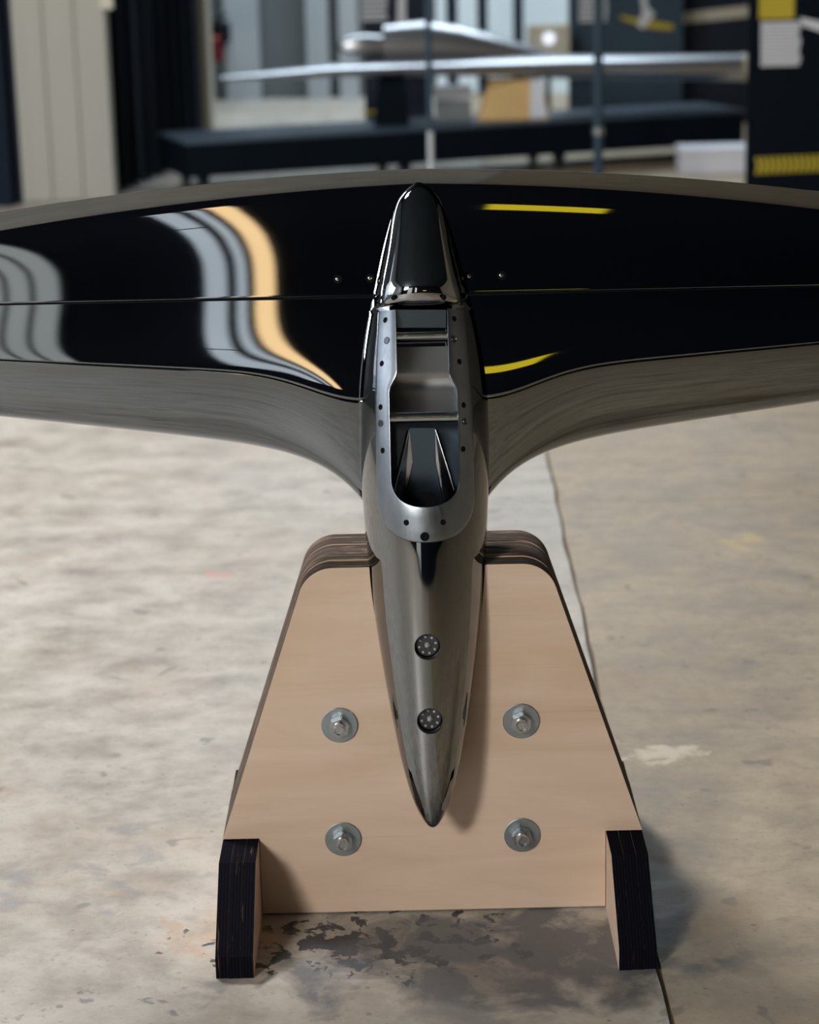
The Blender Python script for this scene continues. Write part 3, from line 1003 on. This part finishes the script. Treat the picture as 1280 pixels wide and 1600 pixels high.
# fire extinguisher on the pale column
fe = empty('fire_extinguisher')
tag(fe, 'small red fire extinguisher hanging on the pale column', 'fire extinguisher')
c = at(338, 95, YP + 5.6); c2 = at(338, 55, YP + 5.6); yy = YP + 5.6
h = c2[2] - c[2]
lathe('cylinder', [(0, 0), (.055, 0), (.062, .02), (.062, h * .85), (.045, h * .96), (.02, h), (.02, h + .03), (0, h + .03)], M_RED, fe, Matrix.Translation((c[0], yy, c[2])), 24)
box('valve', (c[0] - .03, yy - .03, c[2] + h + .03), (c[0] + .03, yy + .03, c[2] + h + .09), M_BLACK, fe)
tube('handle', (c[0] - .01, yy, c[2] + h + .10), (c[0] + .10, yy, c[2] + h + .16), .012, M_BLACK, fe)
tube('hose', (c[0] + .05, yy - .05, c[2] + h + .06), (c[0] + .08, yy - .05, c[2] + .1), .013, M_BLACK, fe)
box('bracket', (c[0] - .04, yy + .02, c[2] + .1), (c[0] + .04, YW - .1, c[2] + h + .05), M_BLACK, fe)

# low display plinth, turned a little
pc = at(291, 215, 9.2)
ang = math.radians(20)
PM = Matrix.Translation((pc[0], pc[1], 0)) @ Matrix.Rotation(ang, 4, 'Z')
PH = .31; PLN, PDP = 3.55, .62
plinth = empty('display_plinth')
tag(plinth, 'low black display plinth on casters carrying the silver foil', 'plinth')
box('skirt', (0, .01, .105), (PLN, PDP, PH - .02), M_BLACK, plinth, 0, PM)
box('plinth_top', (-.01, 0, PH - .02), (PLN + .01, PDP + .01, PH), M_PLTOP, plinth, .004, PM)
for x, y in ((.12, .12), (.12, PDP - .1), (1.35, .12), (2.35, .12), (1.35, PDP - .1), (2.35, PDP - .1), (PLN - .12, .12), (PLN - .12, PDP - .1)):
    cm = PM @ Matrix.Translation((x, y, .055)) @ Matrix.Rotation(math.pi / 2, 4, 'Y')
    wl = lathe('caster', [(0, -.02), (.045, -.02), (.055, -.012), (.055, .012), (.045, .02), (0, .02)], M_GUN, plinth, cm, 20)
    box('fork', (x - .03, y - .03, .06), (x + .03, y + .03, .106), M_SLATE, wl, 0, PM)

# silver foil on the plinth: wing bar, fuselage hump, on a pine cradle
sf = empty('silver_hydrofoil')
tag(sf, 'blurred silver foil with a long slim wing resting across the black plinth', 'hydrofoil')


def loft(name, secs, m, parent, seg=28):
    """secs: list of (centre xyz, half-depth, half-height); ellipse sections across the run"""
    v, f = [], []
    for c, ry, rz in secs:
        for k in range(seg):
            a = 2 * math.pi * k / seg; v.append((c[0], c[1] + ry * math.cos(a), c[2] + rz * math.sin(a)))
    for i in range(len(secs) - 1):
        for k in range(seg): f.append((i * seg + k, i * seg + (k + 1) % seg, (i + 1) * seg + (k + 1) % seg, (i + 1) * seg + k))
    f.append(tuple(range(seg))); f.append(tuple((len(secs) - 1) * seg + k for k in range(seg)))
    return mesh(name, v, f, m, parent, True, 60)


def bgY(px):
    return 9.55 + (px - 291) * .0012


secs = []
for px, py, hpx, dep in ((345, 122, 3, .04), (420, 118, 7, .09), (520, 110, 10, .14), (640, 106, 12, .17), (760, 104, 15, .18), (880, 104, 19, .17), (1000, 105, 20, .15), (1100, 105, 21, .13), (1158, 105, 22, .12)):
    Y = bgY(px); p = at(px, py, Y); secs.append((p, dep, hpx / 268.0))
loft('wing', secs, M_SILVER, sf)
p = at(1158, 105, bgY(1158)); q = at(1174, 105, bgY(1174))
loft('wing_tip', [(p, .124, .085), ((p + q) / 2, .122, .084), (q, .10, .068)], M_CREAM, sf)
secs = []
for px, py, hpx, dep in ((600, 70, 30, .10), (660, 66, 34, .14), (720, 70, 31, .15), (780, 79, 24, .14), (830, 88, 16, .12), (880, 96, 8, .06), (905, 99, 4, .03)):
    Y = bgY(px) + .12; p = at(px, py, Y); secs.append((p, dep, hpx / 268.0))
loft('fuselage', secs, M_SILVER, sf)
p = at(548, 72, bgY(548) + .1)
lathe('fuselage_nose', [(0, -.26), (.05, -.22), (.068, -.1), (.060, 0), (.03, .06), (0, .075)], M_SILVER, sf, frame_mtx((-1, -.2, 0), p, (0, 0, 1)), 24)
p2 = at(600, 70, bgY(600) + .12)
tube('fuselage_boom', p, p2, .06, M_SILVER, sf)
for px, hw in ((800, .19),):
    Y = bgY(px)
    poly = [(at(746, 172, Y)[0], PH), (at(856, 172, Y)[0], PH), (at(846, 118, Y)[0], at(846, 124, Y)[2]), (at(765, 118, Y)[0], at(765, 124, Y)[2])]
    cr = prism('pine_cradle', poly, 'Y', Y - .09, Y + .12, M_OAK)
    tag(cr, 'trapezoid pine block propping up the silver foil on the plinth', 'cradle')
    nb = prism('note_card', [(at(826, 172, Y)[0], PH + .01), (at(853, 172, Y)[0], PH + .01), (at(845, 122, Y)[0], at(845, 122, Y)[2]), (at(828, 122, Y)[0], at(828, 122, Y)[2])], 'Y', Y - .096, Y - .091, M_WBOX, cr)
Y = bgY(560)
cr = prism('pine_cradle', [(at(584, 178, Y)[0], PH), (at(640, 178, Y)[0], PH), (at(632, 118, Y)[0], at(632, 120.5, Y)[2]), (at(592, 118, Y)[0], at(592, 120.5, Y)[2])], 'Y', Y - .02, Y + .14, M_BLACK)
cr.name = 'black_cradle'
tag(cr, 'black block propping the left wing of the silver foil', 'cradle')
Y = bgY(708)
bx = panel('grey_case', 680, 126, 736, 176, Y + .05, M_GREYW, .2); tag(bx, 'small grey case on the plinth left of the pine block', 'case')
bx.location.z -= min((bx.matrix_world @ v.co).z for v in bx.data.vertices) - PH
box('case_lid', [min(v.co[i] for v in bx.data.vertices) - (.004 if i < 2 else -.12) for i in range(3)], [max(v.co[i] for v in bx.data.vertices) + .004 for i in range(3)], M_WHITE, bx)

# slim posts standing in front of the plinth
for px, w_, yb, lab in ((672.5, .016, 10.9, 'slim dark post with a pale lower end in front of the plinth'), (935, .026, 8.7, 'thicker slate blue post standing before the plinth')):
    Y = 8.1 if px < 700 else 8.9
    p = at(px, 205, Y); po = empty('stanchion'); tag(po, lab, 'post')
    if px < 700:
        tube('pole', (p[0], Y, p[2]), (p[0], Y, 2.6), w_, M_SLATE, po)
        tube('sleeve', (p[0], Y, .02), (p[0], Y, p[2]), w_ * .95, M_WHITE, po)
    else:
        tube('pole', (p[0], Y, .02), (p[0], Y, 2.6), w_, M_SLATE, po)
        lathe('collar', [(w_, -.02), (w_ + .006, -.02), (w_ + .006, .02), (w_, .02)], M_SILVER, po, Matrix.Translation((p[0], Y, p[2])), 20)
    lathe('base_plate', [(0, 0), (.14, 0), (.14, .012), (.13, .02), (0, .02)], M_GUN, po, Matrix.Translation((p[0], Y, 0)), 32)


def lines(parent, x0, y0, x1, y1, n, Y, m, ragged=.0):
    for k in range(n):
        a = y0 + (y1 - y0) * (k + .15) / n; b = y0 + (y1 - y0) * (k + .68) / n
        panel('text_line', x0, a, x1 - random.random() * ragged, b, Y, m, .004, parent)


def flat(name, pts, Y, m, parent):
    P = [at(x, y, Y) for x, y in pts]
    return prism(name, [(p[0], p[2]) for p in P], 'Y', Y - .004, Y, m, parent)


# display boards
Yb = 11.2
b1 = panel('display_board', 560, -230, 671, 182, Yb, M_NAVY, .04, None, True)
tag(b1, 'navy display board with a pale foil drawing behind the slim post', 'display board')
lines(b1, 565, -60, 606, 34, 12, Yb - .004, M_PRINT, 3)
flat('foil_drawing', [(621, -60), (634, -60), (634, 30), (657, 47), (655, 52), (632, 46), (612, 56), (609, 51), (621, 32)], Yb, M_PRINT, b1)
lines(b1, 565, 173, 612, 179, 1, Yb - .004, M_YEL)
b2 = panel('display_board', 888, -230, 1066, 160, 12.4, M_SLATE, .04, None, True)
tag(b2, 'slate display board with a yellow stripe and pale foil drawing behind the thicker post', 'display board')
lines(b2, 905, -60, 950, 36, 12, 12.396, M_PRINT, 3)
flat('yellow_stripe', [(968, 24), (1052, 38), (1052, 47), (1012, 44), (972, 30)], 12.4, M_YEL, b2)
flat('foil_drawing', [(992, -60), (1006, -60), (1012, 10), (1024, 22), (1004, 46), (996, 40), (1004, 18)], 12.394, M_PRINT, b2)
b3 = panel('shelf_cabinet', 1067, -230, 1176, 190, 12.8, M_NAVY, .4, None, True)
tag(b3, 'dark cabinet with a cream shelf edge behind the right end of the silver foil', 'cabinet')
flat('shelf_edge', [(1066, 20), (1173, 8), (1173, 26), (1066, 37)], 12.79, M_CREAM, b3)
Yr = 8.3
b4 = panel('display_board', 1177, -260, 1330, 306, Yr, M_BLACK, .05, None, True)
tag(b4, 'big black display board with white text and a yellow chevron band at the right edge', 'display board')
panel('yellow_block', 1188, -70, 1241, 29, Yr - .004, M_YEL, .004, b4)
lines(b4, 1189, 34, 1252, 104, 13, Yr - .004, M_PRINT, 5)
flat('white_stroke', [(1250, 27), (1300, 38), (1330, 60), (1330, 68), (1290, 52), (1254, 40)], Yr, M_PRINT, b4)
for k in range(16):
    x = 1180 + k * 9.2; yo = -.045 * (x - 1180)
    flat('chevron', [(x, 246 + yo), (x + 6, 246 + yo), (x + 9.5, 259 + yo), (x + 6, 272 + yo), (x, 272 + yo), (x + 3, 259 + yo)], Yr, M_YEL, b4)
box('board_foot', (at(1190, 300, Yr)[0], Yr - .25, 0), (at(1190, 300, Yr)[0] + .06, Yr + .3, .03), M_BLACK, b4)

# white box under the plinth, cream lamp unit behind
q = at(1119, 277, 10.6)
wbx = box('storage_box', (at(1066, 260, 9.72)[0], 9.72, 0), (at(1172, 260, 9.72)[0], 10.0, .145), M_WBOX)
tag(wbx, 'low white storage box on the floor before the plinth, beside the chevron board', 'box')
a0 = [min(v.co[i] for v in wbx.data.vertices) for i in range(3)]; a1 = [max(v.co[i] for v in wbx.data.vertices) for i in range(3)]
box('lid', (a0[0] - .006, a0[1] - .01, .11), (a1[0] + .006, a1[1] + .01, .15), M_WBOX, wbx)
Yc = 12.0
un = panel('work_light', 826, 40, 890, 86, Yc, M_CREAM, .2); tag(un, 'cream boxy work light with a round lens behind the silver foil', 'work light')
p = at(858, 60, Yc - .01)
lathe('lens', [(0, -.01), (.035, -.005), (.04, .005), (.04, .02), (0, .02)], mat('lit_lens', (.9, .95, 1), .3, 0, .5, (.75, .85, 1), .8), un, frame_mtx((0, -1, 0), p), 24)
tube('stand_pole', (p[0], Yc + .1, .0), (p[0], Yc + .1, at(858, 86, Yc)[2]), .02, M_GUN, un)

# things on the hall side behind the camera, mirrored in the wing
wl = empty('wall_lamp'); tag(wl, 'warm upright light strip mirrored in the left wing', 'lamp')
box('housing', (-.92, YB, .8), (-.74, YB + .05, 4.6), M_NAVY, wl)
box('diffuser', (-.90, YB + .05, .85), (-.78, YB + .08, 4.55), M_WARM, wl)
ysn = empty('wall_sign'); tag(ysn, 'yellow wall sign with added glow, mirrored as a bright streak in the right wing', 'sign')
box('sign_back', (.40, YB, 2.05), (1.08, YB + .03, 2.5), M_BLACK, ysn)
box('sign_face', (.42, YB + .03, 2.08), (1.06, YB + .04, 2.47), mat('yellow_sign_glow', (.85, .62, .01), .4, 0, .5, (1.0, .72, .02), 1.6), ysn)  # glow added so the sign shows bright against the dark wall
